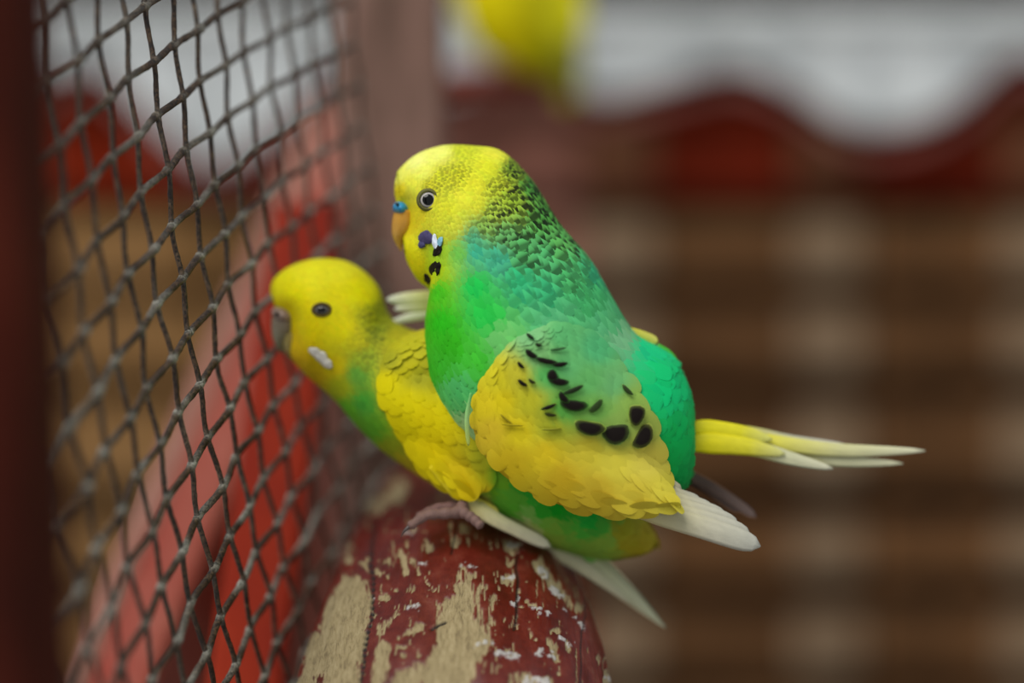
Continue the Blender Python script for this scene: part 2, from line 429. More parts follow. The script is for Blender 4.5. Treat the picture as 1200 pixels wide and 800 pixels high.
    for pts, w_ in zip(cr, wid):
        pp = crom(pts, 30); best = np.full(len(V), 99.)
        jit = (vnoise(np.stack([py * .05, 0 * py, 0 * py], -1), 8) - .5) * 6
        sel = (px > pp[:, 0].min() - 15) & (px < pp[:, 0].max() + 15) & (py > pp[:, 1].min() - 15) & (py < pp[:, 1].max() + 15)
        dd = np.min(np.hypot(px[sel, None] + jit[sel, None] - pp[None, :, 0], py[sel, None] - pp[None, :, 1]), axis=1)
        best[sel] = dd; crack = np.maximum(crack, np.clip(1.4 - best / w_, 0, 1))
    # --- white droppings and scuffs, with wet highlights painted in
    wh = [(477, 622, 482, 621, 4), (613, 705, 640, 718, 3), (590, 675, 600, 673, 3), (633, 668, 640, 674, 5), (585, 765, 605, 768, 5), (630, 765, 645, 770, 5), (648, 690, 660, 698, 4), (607, 700, 604, 706, 4), (480, 712, 490, 709, 5), (620, 795, 640, 800, 5),
          (560, 757, 575, 752, 3), (660, 712, 666, 716, 3), (675, 725, 680, 735, 4), (437, 693, 438, 699, 3), (600, 637, 608, 640, 4), (494, 661, 497, 662, 3), (540, 663, 553, 665, 3), (695, 708, 700, 712, 4), (715, 790, 722, 802, 3), (655, 748, 668, 756, 2)]
    white = np.full(len(V), -99.)
    for x0, y0, x1, y1, rr in wh:
        dx, dy = x1 - x0, y1 - y0; tt = np.clip(((px - x0) * dx + (py - y0) * dy) / (dx * dx + dy * dy + 1e-9), 0, 1)
        white = np.maximum(white, rr - np.hypot(px - x0 - tt * dx, py - y0 - tt * dy))
    fn = (fbm(np.stack([px * .22, py * .30, 0 * px], -1), 3, 61) - .5) * 16
    white = np.clip((white - 1.2 + wob * .25 + fn) / 3, 0, .9) * top
    V = V + nor * ((-.00030 * mask) + (-.0004 * crack) + .00022 * white)[:, None]
    col = np.stack([mask, crack, white], -1)
    m, nt, b = newmat('peeling_red_paint'); v = coords(nt)
    at = N(nt, 'ShaderNodeAttribute', attribute_name='Col'); sp = N(nt, 'ShaderNodeSeparateColor'); nt.links.new(at.outputs['Color'], sp.inputs[0])
    nz = noise_node(nt, 260, 6, .65, v); nb = noise_node(nt, 700, 6, .72, coords(nt, (1.6, .35, .5)), .5)
    paint = ramp(nt, noise_node(nt, 110, 8, .75, v), [(.3, '440d09'), (.5, '621a11'), (.6, '702a1e'), (.72, '7c483a')])  # palest stop paints a pinkish gloss haze into the red
    wood = ramp(nt, nb, [(.3, '6a5a40'), (.48, '998862'), (.7, 'b3a27c')])
    def mix(f, c1, c2):
        x = N(nt, 'ShaderNodeMix', data_type='RGBA'); nt.links.new(f, x.inputs[0]); nt.links.new(c1, x.inputs[6]); nt.links.new(c2, x.inputs[7]); return x.outputs[2]
    rgb = N(nt, 'ShaderNodeRGB'); rgb.outputs[0].default_value = (.012, .008, .006, 1)
    wht = ramp(nt, nb, [(.3, 'a09a96'), (.7, 'd2d0cc')])
    c = mix(sp.outputs[0], paint, wood); c = mix(sp.outputs[2], c, wht); c = mix(sp.outputs[1], c, rgb.outputs[0])
    nt.links.new(c, b.inputs['Base Color'])
    rr = N(nt, 'ShaderNodeMapRange'); nt.links.new(sp.outputs[0], rr.inputs['Value']); rr.inputs['To Min'].default_value = .33; rr.inputs['To Max'].default_value = .85
    nt.links.new(rr.outputs[0], b.inputs['Roughness']); b.inputs['Specular IOR Level'].default_value = .45
    add_bump(nt, b, nb, .35, .0006)
    Fc = grid_faces(nr, nt_, True); Fc.append(tuple(range(nt_))); Fc.append(tuple(range((nr - 1) * nt_, nr * nt_))[::-1])
    o = mesh_obj('perch_log', V, Fc, m, None, col, origin=T[200])
    tag(o, 'thick round perch log with cracked and peeling dark red paint', 'log')


# ------------------------------------------------------------------ birds
class Field:
    """plumage colour over the side view of a bird: scattered samples (x, y, colour, band) blended smoothly"""
    def __init__(s, rows):
        s.P = A(*[(r[0], r[1]) for r in rows]); s.C = np.array([[*lin(r[2]), r[3] if len(r) > 3 else 0.] for r in rows])
    def __call__(s, x, y):
        x = np.atleast_1d(np.asarray(x, float)); y = np.atleast_1d(np.asarray(y, float)); out = np.zeros((len(x), 4))
        for k in range(0, len(x), 4000):
            d2 = (x[k:k + 4000, None] - s.P[:, 0]) ** 2 + (y[k:k + 4000, None] - s.P[:, 1]) ** 2
            w = 1 / (d2 + 30) ** 1.9; w /= w.sum(1, keepdims=True); out[k:k + 4000] = w @ s.C
        return out

FT_V = np.array([0, .2, .42, .6, .74, .86, .95, 1.0])           # rows along a small feather
FT_W = np.array([.45, .85, 1., 1., .96, .84, .62, .28])
FT_D = np.array([0, 0, .3, 1., 1., 1., .55, .1])              # where a dark band sits
def feather_mesh(pos, t, n, L, Wd, col, band, lift, darkcol, edge=0.12):
    """many small overlapping feathers in one vertex soup; all arguments are arrays over the feathers"""
    m = len(pos); b = np.cross(n, t); nv = len(FT_V); us = np.array([-1., 0, 1.])
    v = FT_V[None, :, None]; u = us[None, None, :]
    al = (v - .35) * L[:, None, None]
    ac = u * FT_W[None, :, None] * Wd[:, None, None] * .5
    up = (lift[:, None, None] * (v ** 1.5) - .02) * L[:, None, None] + (1 - u ** 2) * .06 * Wd[:, None, None] - (v - .35) ** 2 * .10 * L[:, None, None]
    V = pos[:, None, None] + al[..., None] * t[:, None, None] + ac[..., None] * b[:, None, None] + up[..., None] * n[:, None, None]
    c = np.repeat(np.repeat(col[:, None, None, :3], nv, 1), 3, 2)
    dk = (band[:, None] * FT_D[None])[..., None] * np.array([1., .95, 1.])
    c = c * (1 - dk[..., None]) + darkcol * dk[..., None]
    ed = edge * np.clip((FT_V - .8) * 5, 0, 1)[None, :, None, None]
    c = c * (1 + ed)
    fc = np.array([(r * 3 + k, r * 3 + k + 1, (r + 1) * 3 + k + 1, (r + 1) * 3 + k) for r in range(nv - 1) for k in range(2)])
    Fc = (np.arange(m)[:, None, None] * nv * 3 + fc[None]).reshape(-1, 4)
    return V.reshape(-1, 3), Fc, c.reshape(-1, 3)

class Bird:
    def __init__(s, depth, stations, field, label, nring=64, nseg=44, base=None, group=None, dent=None):
        s.d = depth; s.field = field; s.sc = depth / F; s.dn = dent
        ST = np.asarray(stations, float); s.R = crom(ST[:, :5], nring); s.nr, s.ns = nring, nseg
        th = np.linspace(0, 2 * np.pi, nseg, endpoint=False); s.th = th
        s.loc = s.shape(s.loft(s.R, th))
        bx, by = base; s.root = empty('budgerigar', s.w(A((bx, by, 0)))[0]); tag(s.root, label, 'bird', group)
        near = s.loc.reshape(-1, 3); s.near = near[near[:, 2] <= 0]
    def w(s, p):
        p = np.asarray(p, float).reshape(-1, 3)
        return W(p[:, 0], p[:, 1], s.d) + (p[:, 2:] * S * s.sc) * FWD
    def wp(s, p):
        """as w, but a point in front of the middle plane is put on the line of sight of its pixel"""
        p = np.asarray(p, float).reshape(-1, 3)
        return W(p[:, 0], p[:, 1], s.d + p[:, 2] * s.sc)
    def loft(s, R, th):
        T = R[:, 0:2]; B = R[:, 2:4]; c = (T + B) / 2; h = (T - B) / 2
        xy = c[:, None] + h[:, None] * np.cos(th)[None, :, None]
        z = -R[:, 4, None] * np.sin(th)[None]
        return np.concatenate([xy, z[..., None]], -1)
    def shape(s, P):
        if s.dn is not None:                       # the face is narrow where the beak is set in
            x0, y0, rx, ry, k = s.dn; P = P.copy()
            P[..., 2] *= 1 - k * np.exp(-(np.abs(P[..., 0] - x0) / rx) ** 3 - (np.abs(P[..., 1] - y0) / ry) ** 3)
        return P
    def surf_z(s, x, y):
        x = np.atleast_1d(x); y = np.atleast_1d(y)
        d2 = (x[:, None] - s.near[:, 0]) ** 2 + (y[:, None] - s.near[:, 1]) ** 2
        i = np.argsort(d2, 1)[:, :4]; w = 1 / (np.take_along_axis(d2, i, 1) + 1)
        z = (s.near[i, 2] * w).sum(1) / w.sum(1)
        return np.where(d2.min(1) < 14 ** 2, z, 0.)
    def body(s):
        V = s.loc.reshape(-1, 3); c = s.field(V[:, 0], V[:, 1])[:, :3]
        Fc = grid_faces(s.nr, s.ns, True); Fc += [tuple(range(s.ns))[::-1], tuple(range((s.nr - 1) * s.ns, s.nr * s.ns))]
        s.bodyo = mesh_obj('body', s.w(V), Fc, M_FEATHER, s.root, c)
    def plumage(s, Lfun, dark='10160c', seed=1, wratio=.75, over=.36, skip=None):
        """rows of contour feathers laid like shingles from the face to the tail"""
        g = np.random.default_rng(seed); R = crom(s.R, 400)
        cen = (R[:, :2] + R[:, 2:4]) / 2; L = np.r_[0, np.cumsum(np.linalg.norm(np.diff(cen, axis=0), axis=1))]
        pos, tn, nn, Ls, Ws = [], [], [], [], []
        x = 2.0; row = 0
        while x < L[-1] - 1:
            k = int(np.searchsorted(L, x)); k = min(max(k, 2), 396)
            fl = Lfun(x / L[-1]); h = np.linalg.norm(R[k, :2] - R[k, 2:4]) / 2; w_ = R[k, 4]
            circ = math.pi * (3 * (h + w_) - math.sqrt((3 * h + w_) * (h + 3 * w_)))
            n = max(6, int(circ / (fl * wratio * .55)))
            th = (np.arange(n) + .5 * (row % 2) + g.uniform(-.22, .22, n)) * 2 * np.pi / n
            sel = np.sin(th) > -.55; th = th[sel]; n = len(th)
            dk = g.uniform(-.3, .3, n) * fl * over
            r0 = np.stack([np.interp(np.clip(x + dk, 0, L[-1]), L, R[:, c]) for c in range(5)], -1)
            ra = np.stack([np.interp(np.clip(x + dk - 3, 0, L[-1]), L, R[:, c]) for c in range(5)], -1)
            rb = np.stack([np.interp(np.clip(x + dk + 3, 0, L[-1]), L, R[:, c]) for c in range(5)], -1)
            def at(r_, th):
                c = (r_[:, :2] + r_[:, 2:4]) / 2; hh = (r_[:, :2] - r_[:, 2:4]) / 2
                return s.shape(np.concatenate([c + hh * np.cos(th)[:, None], -(r_[:, 4] * np.sin(th))[:, None]], 1))
            p = at(r0, th); t = at(rb, th) - at(ra, th); t /= np.linalg.norm(t, axis=1)[:, None] + 1e-9
            tt = at(r0, th + .02) - at(r0, th - .02); nv = np.cross(tt, t); nv /= np.linalg.norm(nv, axis=1)[:, None] + 1e-9
            cc = p.copy(); cc[:, :2] -= (r0[:, :2] + r0[:, 2:4]) / 2
            nv *= np.where((nv * cc).sum(1) < 0, -1, 1)[:, None]
            ang = g.normal(0, .10, n)[:, None]; b = np.cross(nv, t); t = t * np.cos(ang) + b * np.sin(ang)
            pos.append(p); tn.append(t); nn.append(nv); Ls.append(fl * g.uniform(.85, 1.15, n)); Ws.append(fl * wratio * g.uniform(.85, 1.15, n))
            x += fl * over; row += 1
        pos, tn, nn, Ls, Ws = map(np.concatenate, (pos, tn, nn, Ls, Ws))
        if skip is not None:
            kp = ~skip(pos); pos, tn, nn, Ls, Ws = pos[kp], tn[kp], nn[kp], Ls[kp], Ws[kp]
        f = s.field(pos[:, 0] + tn[:, 0] * Ls * .3, pos[:, 1] + tn[:, 1] * Ls * .3)
        col = f[:, :3] * g.uniform(.93, 1.07, len(pos))[:, None] * (1 + g.normal(0, .02, (len(pos), 3)))
        band = np.clip(f[:, 3] * g.uniform(.85, 1.25, len(pos)), 0, 1)
        V, Fc, c = feather_mesh(pos, tn, nn, Ls, Ws, col, band, g.uniform(.01, .055, len(pos)), lin(dark))
        o = mesh_obj('contour_feathers', s.w(V), Fc, M_FEATHER, s.bodyo, np.clip(c, 0, 1)); o['kind'] = 'stuff'
    def blob(s, name, parent, mat, cx, cy, z, rx, ry, rz, col, rot=0., nr=12):
        """ellipsoid-like lump facing the viewer's side of the bird; col(nx,ny) gives colours"""
        ns = 20; ph = np.linspace(.06, np.pi - .06, nr); a = np.linspace(0, 2 * np.pi, ns, endpoint=False)
        X = np.sin(ph)[:, None] * np.cos(a); Y = np.sin(ph)[:, None] * np.sin(a); Z = -np.cos(ph)[:, None] + 0 * a
        x = X * rx; y = Y * ry
        P = np.stack([cx + x * math.cos(rot) - y * math.sin(rot), cy + x * math.sin(rot) + y * math.cos(rot), z + Z * rz], -1).reshape(-1, 3)
        c = np.array([col(q[0], q[1], q[2]) for q in np.stack([X, Y, Z], -1).reshape(-1, 3)])
        Fc = grid_faces(nr, ns, True); Fc += [tuple(range(ns))[::-1], tuple(range((nr - 1) * ns, nr * ns))]
        return mesh_obj(name, s.w(P), Fc, mat, parent, c)
    def horn(s, name, stations, mat, colf, parent=None, nr=20, ns=16):
        R = crom(np.asarray(stations, float), nr); th = np.linspace(0, 2 * np.pi, ns, endpoint=False)
        P = s.loft(R, th).reshape(-1, 3); t = np.repeat(np.linspace(0, 1, nr), ns)
        c = np.array([colf(q) for q in t])
        Fc = grid_faces(nr, ns, True); Fc += [tuple(range(ns))[::-1], tuple(range((nr - 1) * ns, nr * ns))]
        return mesh_obj(name, s.w(P), Fc, mat, parent or s.root, c)
    def eye(s, x, y, r, lid, iris='b9b4b0', both=True, squint=1.0):
        for sg in ((1, -1) if both else (1,)):
            z = s.surf_z(x, y)[0]
            def ec(X, Y, Z):
                q = math.hypot(X, Y / squint)
                if q < .64: return lin('030303')
                if q < .88: return lin(iris)
                return lin('1b1512')
            e = s.blob('eye', s.root, M_EYE, x, y, (z + r * .15) * sg, r, r * squint, r * .7, ec, nr=40)
            # eyelid ring of bare grey skin
            a = np.linspace(0, 2 * np.pi, 28, endpoint=False); Pl = []
            for k, (rr, dz) in enumerate(((.96, -.30), (1.04, -.42), (1.14, -.38), (1.24, -.24), (1.36, .1))):
                Pl.append(np.stack([x + rr * r * np.cos(a), y + rr * r * np.sin(a) * squint, np.full(28, (z + dz * r) * sg)], -1))
            P = np.array(Pl).reshape(-1, 3); c = np.tile(lin(lid), (len(P), 1)) * (1 + .25 * (hashf(P[:, 0], P[:, 1], 0, 3) - .5))[:, None]
            mesh_obj('eyelid', s.w(P), grid_faces(5, 28, True), M_SKIN, e, c)
    def feather(s, name, pts, width, cols, parent, curve=.12, persp=True, tipround=.8, taper=0., shaft=True, rootw=.55):
        """one large flight or tail feather along pts (x, y, z): cambered vane with a raised shaft"""
        nL, nW = 22, 7; C = crom(np.asarray(pts, float), nL); t = np.linspace(0, 1, nL)
        tg = np.gradient(C, axis=0); tg /= np.linalg.norm(tg, axis=1)[:, None]
        sd = np.stack([-tg[:, 1], tg[:, 0], 0 * t], -1); sd /= np.linalg.norm(sd, axis=1)[:, None]
        wv = width * .5 * np.minimum(rootw + (1 - rootw) * np.clip(t / .35, 0, 1), 1) * np.sqrt(np.clip(1 - ((t - (1 - .22 * tipround)) / (.22 * tipround)).clip(0, 1) ** 2, .0, 1))
        wv = np.maximum(wv * (1 - taper * np.clip((t - .3) / .7, 0, 1)), .6); u = np.linspace(-1, 1, nW)
        P = C[:, None] + (wv[:, None] * u)[..., None] * sd[:, None]
        P[..., 2] += (u ** 2)[None] * wv[:, None] * curve * 2 - (np.abs(u) < .1)[None] * (1.0 if shaft else 0) * (1 - t[:, None] * .7)
        cs = np.array([lin(c) for c in cols]); tt = np.linspace(0, 1, len(cs))
        c = np.stack([np.interp(t, tt, cs[:, k]) for k in range(3)], -1)[:, None] * np.ones((1, nW, 1))
        c = c * (1 + .10 * (u[None, :, None] > 0) - .05) * (1 + .12 * (hashf(np.round(t * 60)[:, None], u[None] * 3, 0, 5)[..., None] - .5))
        P = P.reshape(-1, 3); V = s.wp(P) if persp else s.w(P)
        o = mesh_obj(name, V, grid_faces(nL, nW), M_VANE, parent, np.clip(c.reshape(-1, 3), 0, 1))
        so_ = o.modifiers.new('thickness', 'SOLIDIFY'); so_.thickness = .00025; so_.offset = 0
        return o
    def wing(s, lead, trail, zf, field, Lfun, marks=(), seed=3, dark='140d0a', clear=5, over=.34, wratio=.8):
        ns, nt_ = 46, 30; Lc = crom(lead, ns); Tc = crom(trail, ns); t = np.linspace(0, 1, nt_)
        ss = np.linspace(0, 1, ns)
        xy = Lc[:, None] * (1 - t)[None, :, None] + Tc[:, None] * t[None, :, None]
        z = zf(ss[:, None], t[None]) + 0 * xy[..., 0]
        zb = s.surf_z(xy[..., 0].ravel(), xy[..., 1].ravel()).reshape(z.shape); cl_ = clear - 11 * np.maximum(np.exp(-ss[:, None] / .09) + 0 * t[None], np.exp(-t[None] / .06) * np.clip(1 - ss[:, None] / .45, 0, 1))
        z = np.minimum(z, zb - clear); bl = np.clip((clear - cl_) / 11, 0, 1); z = z * (1 - bl) + np.minimum(zb - cl_, -20) * bl
        for _ in range(3): z[1:-1, 1:-1] = (z[1:-1, 1:-1] * 2 + z[:-2, 1:-1] + z[2:, 1:-1] + z[1:-1, :-2] + z[1:-1, 2:]) / 6
        G = np.concatenate([xy, z[..., None]], -1)
        P = G.reshape(-1, 3); c = field(P[:, 0], P[:, 1])[:, :3]
        o = mesh_obj('wing', s.wp(P), grid_faces(ns, nt_), M_FEATHER, s.root, c)
        so_ = o.modifiers.new('thickness', 'SOLIDIFY'); so_.thickness = .0004; so_.offset = 0
        g = np.random.default_rng(seed)
        def samp(sv, tv):
            a = np.clip(sv, 0, 1) * (ns - 1); b = np.clip(tv, 0, 1) * (nt_ - 1); i = np.minimum(a.astype(int), ns - 2); j = np.minimum(b.astype(int), nt_ - 2)
            fa = (a - i)[:, None]; fb = (b - j)[:, None]
            return G[i, j] * (1 - fa) * (1 - fb) + G[i + 1, j] * fa * (1 - fb) + G[i, j + 1] * (1 - fa) * fb + G[i + 1, j + 1] * fa * fb
        cl = (Lc + Tc) / 2; tot = np.linalg.norm(np.diff(cl, axis=0), axis=1).sum()
        pos, tn, nn, Ls, Ws = [], [], [], [], []
        x = 3.; row = 0
        while x < tot - 2:
            sv0 = x / tot; k = min(int(sv0 * (ns - 1)), ns - 2); wid = np.linalg.norm(Lc[k] - Tc[k]); fl = Lfun(sv0)
            n = max(2, int(wid / (fl * wratio * .6)))
            tv = (np.arange(n) + .5 + .5 * (row % 2) + g.uniform(-.15, .15, n)) / (n + .5); sv = sv0 + g.uniform(-.2, .2, n) * fl * over / tot
            p = samp(sv, tv); e = .02
            t_ = samp(sv + e, tv) - samp(sv - e, tv); t_ /= np.linalg.norm(t_, axis=1)[:, None] + 1e-9
            b_ = samp(sv, tv + .04) - samp(sv, tv - .04); nv = np.cross(b_, t_); nv /= np.linalg.norm(nv, axis=1)[:, None] + 1e-9
            nv *= np.where(nv[:, 2] > 0, -1, 1)[:, None]
            pos.append(p); tn.append(t_); nn.append(nv); Ls.append(fl * g.uniform(.9, 1.1, n)); Ws.append(fl * wratio * g.uniform(.9, 1.1, n)); x += fl * over; row += 1
        pos, tn, nn, Ls, Ws = map(np.concatenate, (pos, tn, nn, Ls, Ws))
        pos = pos + nn * 2.2
        f = field(pos[:, 0] + tn[:, 0] * Ls * .3, pos[:, 1] + tn[:, 1] * Ls * .3)
        col = f[:, :3] * 0 + g.uniform(.965, 1.035, len(pos))[:, None]
        band = np.clip(f[:, 3] * g.uniform(.7, 1.2, len(pos)), 0, 1)
        V, Fc, c = feather_mesh(pos, tn, nn, Ls, Ws, col, band, g.uniform(.008, .03, len(pos)), lin(dark) * 2, .06)
        c = c * field(V[:, 0], V[:, 1])[:, :3]
        ob = mesh_obj('covert_feathers', s.wp(V), Fc, M_FEATHER, o, np.clip(c, 0, 1)); ob['kind'] = 'stuff'
        # single dark-tipped coverts: x, y, length, width, angle, strength
        gp = G.reshape(-1, 3)
        for (mx, my, ml, mw, ang, st) in marks:
            k = np.argmin((gp[:, 0] - mx) ** 2 + (gp[:, 1] - my) ** 2); zz = gp[k, 2] - 7.5
            ca, sa = math.cos(math.radians(ang)), math.sin(math.radians(ang))
            # rounded spot feather: outline ellipse with pointed base, domed
            na = 18; a = np.linspace(0, 2 * np.pi, na, endpoint=False); P = []; cc = []
            fc_ = field(mx, my)[0, :3]; dk_ = lin(dark)
            for rr in (1.12, 1.0, .7, .3):
                pw = lambda q: np.sign(q) * np.abs(q) ** .95
                ex = pw(np.cos(a)) * ml / 2 * rr; ey = pw(np.sin(a)) * mw / 2 * rr - np.cos(a) ** 2 * mw * .18 * rr
                jx = 1 + .10 * (hashf(np.arange(na), rr * 10, mx, 7) - .5)
                P.append(np.stack([mx + (ex * ca - ey * sa) * jx, my + (ex * sa + ey * ca) * jx, np.full(na, zz - (1.12 - rr) * 1.2 + (1.5 if rr > 1.05 else 0))], -1))
                q = min(1, st * 1.06) * (0. if rr > 1.05 else (.85 if rr > .9 else 1.))
                cc.append(np.tile(fc_ * (1 - q) + dk_ * q, (na, 1)))
            P = np.array(P).reshape(-1, 3); cc = np.array(cc).reshape(-1, 3)
            fcs = grid_faces(4, na, True) + [tuple(range(3 * na, 4 * na))]
            mesh_obj('dark_covert', s.wp(P), fcs, M_FEATHER, o, cc)
        return o

def spot(bird, name, x, y, rx, ry, col, rot=0., lift=3.6):
    """small patch of coloured feathers draped over the body surface, ragged towards its rim"""
    na = 26; a = np.linspace(0, 2 * np.pi, na, endpoint=False); P = []; cc = []
    jag = 1 + .16 * (hashf(np.arange(na), x, y, 4) - .5) + .08 * np.cos(3 * a + x)
    for rr, dz in ((1.06, -1.2), (.96, 0), (.7, .5), (.35, .8), (.08, .9)):
        ex = np.cos(a) * rx * rr * jag; ey = np.sin(a) * ry * rr * jag
        X = x + ex * math.cos(rot) - ey * math.sin(rot); Y = y + ex * math.sin(rot) + ey * math.cos(rot)
        P.append(np.stack([X, Y, bird.surf_z(X, Y) - lift - dz], -1))
        cc.append(np.tile(lin(col), (na, 1)) * (1 + .3 * (hashf(np.arange(na) // 2, x + rr, y, 9) - .5))[:, None])
    P = np.array(P).reshape(-1, 3)
    return mesh_obj(name, bird.w(P), grid_faces(5, na, True) + [tuple(range(4 * na, 5 * na))], M_FEATHER, bird.root, np.clip(np.array(cc).reshape(-1, 3), 0, 1))

def toe_chain(bird, parent, pts, r0, r1, col, claw=True):
    C = crom(np.asarray(pts, float), 26); t = np.linspace(0, 1, 26)
    P = bird.w(C); R = (r0 + (r1 - r0) * t) * (1 + .10 * np.sin(t * 34)) * S * bird.sc
    R[0] *= .6; R[-1] *= .55
    V, Fc = tube(P, R, 12); c = np.tile(lin(col), (len(V), 1)) * (1 + .2 * (hashf(np.repeat(np.round(t * 30), 12), 1, 1, 3) - .5))[:, None]
    o = mesh_obj('toe', V, Fc, M_SKIN, parent, c)
    if claw:
        e = C[-1]; d = C[-1] - C[-4]; d /= np.linalg.norm(d)
        Q = crom([e - d * 2, e + d * 6 + A(0, 1, 0), e + d * 11 + A(0, 5, 0)], 10)
        V, Fc = tube(bird.w(Q), np.linspace(r1 * .6, .4, 10) * S * bird.sc, 8)
        mesh_obj('claw', V, Fc, M_HORN, parent, np.tile(lin('4a3c38'), (len(V), 1)))
    return o


def build_upper():
    ST = [(466, 240, 474, 262, 3), (462, 221, 474, 282, 13), (467, 201, 476, 303, 28), (487, 182, 488, 326, 48), (518, 171, 504, 343, 62), (553, 171, 499, 374, 72),
          (588, 178, 499, 410, 82), (622, 210, 505, 450, 94), (655, 262, 525, 490, 105), (690, 303, 560, 525, 109), (716, 348, 610, 560, 107), (744, 390, 670, 585, 99),
          (786, 417, 730, 590, 84), (808, 458, 775, 585, 62), (813, 500, 800, 572, 38), (812, 532, 808, 560, 12)]
    fld = Field([(466, 206, 'e3e45e'), (490, 190, 'e6e87a'), (515, 180, 'e2e56a'), (470, 226, 'dccc1c'), (486, 222, 'dede40'), (500, 205, 'dfe25a', .02), (480, 262, 'd8c41a'), (490, 252, 'd8c820'),
                 (545, 178, 'ccd42a', .25), (582, 184, 'e2e23c', .05), (572, 200, 'd8dc28', .1), (520, 212, 'd2d420', .5), (540, 212, 'cfd21c', .55), (507, 220, 'd2d024', .5), (555, 222, 'dcda26', .12),
                 (530, 250, 'd8da28', .15), (548, 238, 'dede30', .05), (512, 262, 'd6d430', .18), (535, 268, 'd0d434', .22), (522, 280, 'c8cc34', .22), (560, 245, 'd6d82c', .2),
                 (602, 200, '98bc34', .85), (625, 225, '52a440', .92), (600, 240, 'a4c434', .9), (585, 225, 'c8d22e', .7), (640, 262, '5cb048', .92), (660, 288, '64bc5c', .8), (580, 255, 'a8c43c', .85),
                 (570, 272, '88b44a', .75), (558, 285, '4cac7c', .35), (590, 285, '68b462', .8), (560, 300, '30aa84', .05), (585, 310, '3cb088', .3), (618, 300, '5cbc68', .85), (640, 310, '58bc70', .7),
                 (478, 300, 'e2da10'), (490, 312, 'e2d810'), (500, 328, 'd6d010'), (513, 318, 'aacc18'), (520, 300, '98c428'), (540, 300, '6cbc48'),
                 (515, 345, '44c21c'), (520, 380, '2cbc18'), (530, 405, '34b418'), (512, 430, '3cbc28'), (560, 340, '18be4c'), (570, 370, '22be44'), (560, 420, '44c434'), (590, 400, '6cc468'), (540, 460, '54c468'), (550, 500, 'a8d88c'),
                 (610, 335, '30b878', .3), (640, 345, '3cba78', .4), (670, 330, '50be6c', .55), (700, 325, '38ba80', .4), (690, 350, '44b668', .25), (720, 372, '50b070', .1), (650, 380, '58b878', .1),
                 (735, 395, '74b480'), (762, 408, '0cbc78'), (790, 440, '06b868'), (775, 450, '08bc6c'), (803, 500, '04a850'), (780, 530, '06a448'), (806, 550, '069844')])
    b = Bird(F + 75, ST, fld, 'green and yellow budgerigar with a blue cere mounted on another bird\'s back', base=(640, 575), dent=(466, 258, 22, 26, .72))
    b.body()
    b.plumage(lambda q: float(np.interp(q, [0, .10, .22, .32, .45, .6, .8, 1], [7, 9, 12, 20, 25, 28, 30, 26])), seed=11, wratio=.88)
    # face
    b.horn('upper_beak', [(463, 244, 490, 250, 24), (460, 256, 489, 264, 23), (459, 267, 484, 273, 19), (460, 277, 475, 280, 13), (464, 286, 472, 287, 6), (469, 294, 471, 294, .8)], M_HORN,
           lambda t: lin('c8912a') * (1 - t) + lin('c49a48') * t)
    b.horn('lower_beak', [(474, 276, 494, 272, 20), (473, 282, 492, 283, 20), (475, 288, 488, 290, 16), (478, 292, 484, 293, 8)], M_HORN, lambda t: lin('b9ac6a'))
    cz = -8
    cere = b.blob('cere', b.root, M_HORN, 471, 245, 0, 11, 9, 29, lambda X, Y, Z: lin('2a8fc0') * (1 - .5 * max(0, Y)) + lin('25406e') * .5 * max(0, Y), .35)
    for sg in (1, -1): b.blob('nostril', cere, M_HORN, 467, 241, -26 * sg, 2.2, 2.2, 5, lambda X, Y, Z: lin('123c5c'))
    b.eye(504, 238, 10, '62602e')
    # throat spots and cheek patch
    for sg in (1,):
        spot(b, 'cheek_patch', 501, 281, 8.5, 7, '4a4468', .2)
        spot(b, 'cheek_patch', 496, 289, 4, 4, '4c4a70', .2)
        spot(b, 'cheek_quill', 512, 287, 3.2, 9.5, 'd6e0ec', -.15)
        spot(b, 'cheek_quill', 518, 287, 3, 6, '7fb4c4', .2)
        spot(b, 'throat_spot', 515, 296, 4.5, 7.5, '1a1510', .5)
        spot(b, 'throat_spot', 512, 317, 6.6, 8.4, '17120d', .25)
        spot(b, 'throat_spot', 501.5, 328, 3.6, 5.8, '17120d', -.3)
    # near wing
    wf = Field([(622, 392, '78b878', .1), (660, 392, '5cb46c', .1), (700, 408, '50b070', .05), (630, 415, '7cba70', .1), (665, 430, '62b46a'), (640, 440, '58b45a'), (690, 445, '62b060'), (720, 450, '66ac68'), (740, 470, '88ac4c'), (700, 480, '74b050'), (660, 480, '5cae48'), (755, 495, '96a848'), (720, 500, '88ac50'),
                (605, 440, 'c8c030'), (585, 445, 'd6ca24'), (565, 475, 'd6c01c'), (590, 470, 'dcc816'), (620, 470, 'c8c42a'), (575, 505, 'd2b628'), (610, 505, 'd8c41a'), (645, 500, 'b4b830'), (600, 540, 'c8ac1a'), (640, 530, 'd2b81c'), (660, 560, 'c4a41e'), (690, 530, 'ccbc34'), (720, 545, 'd2c43e'), (760, 540, 'd0c24a'), (700, 575, 'c0a428'), (745, 580, 'cab636'), (780, 575, 'd2c440')])
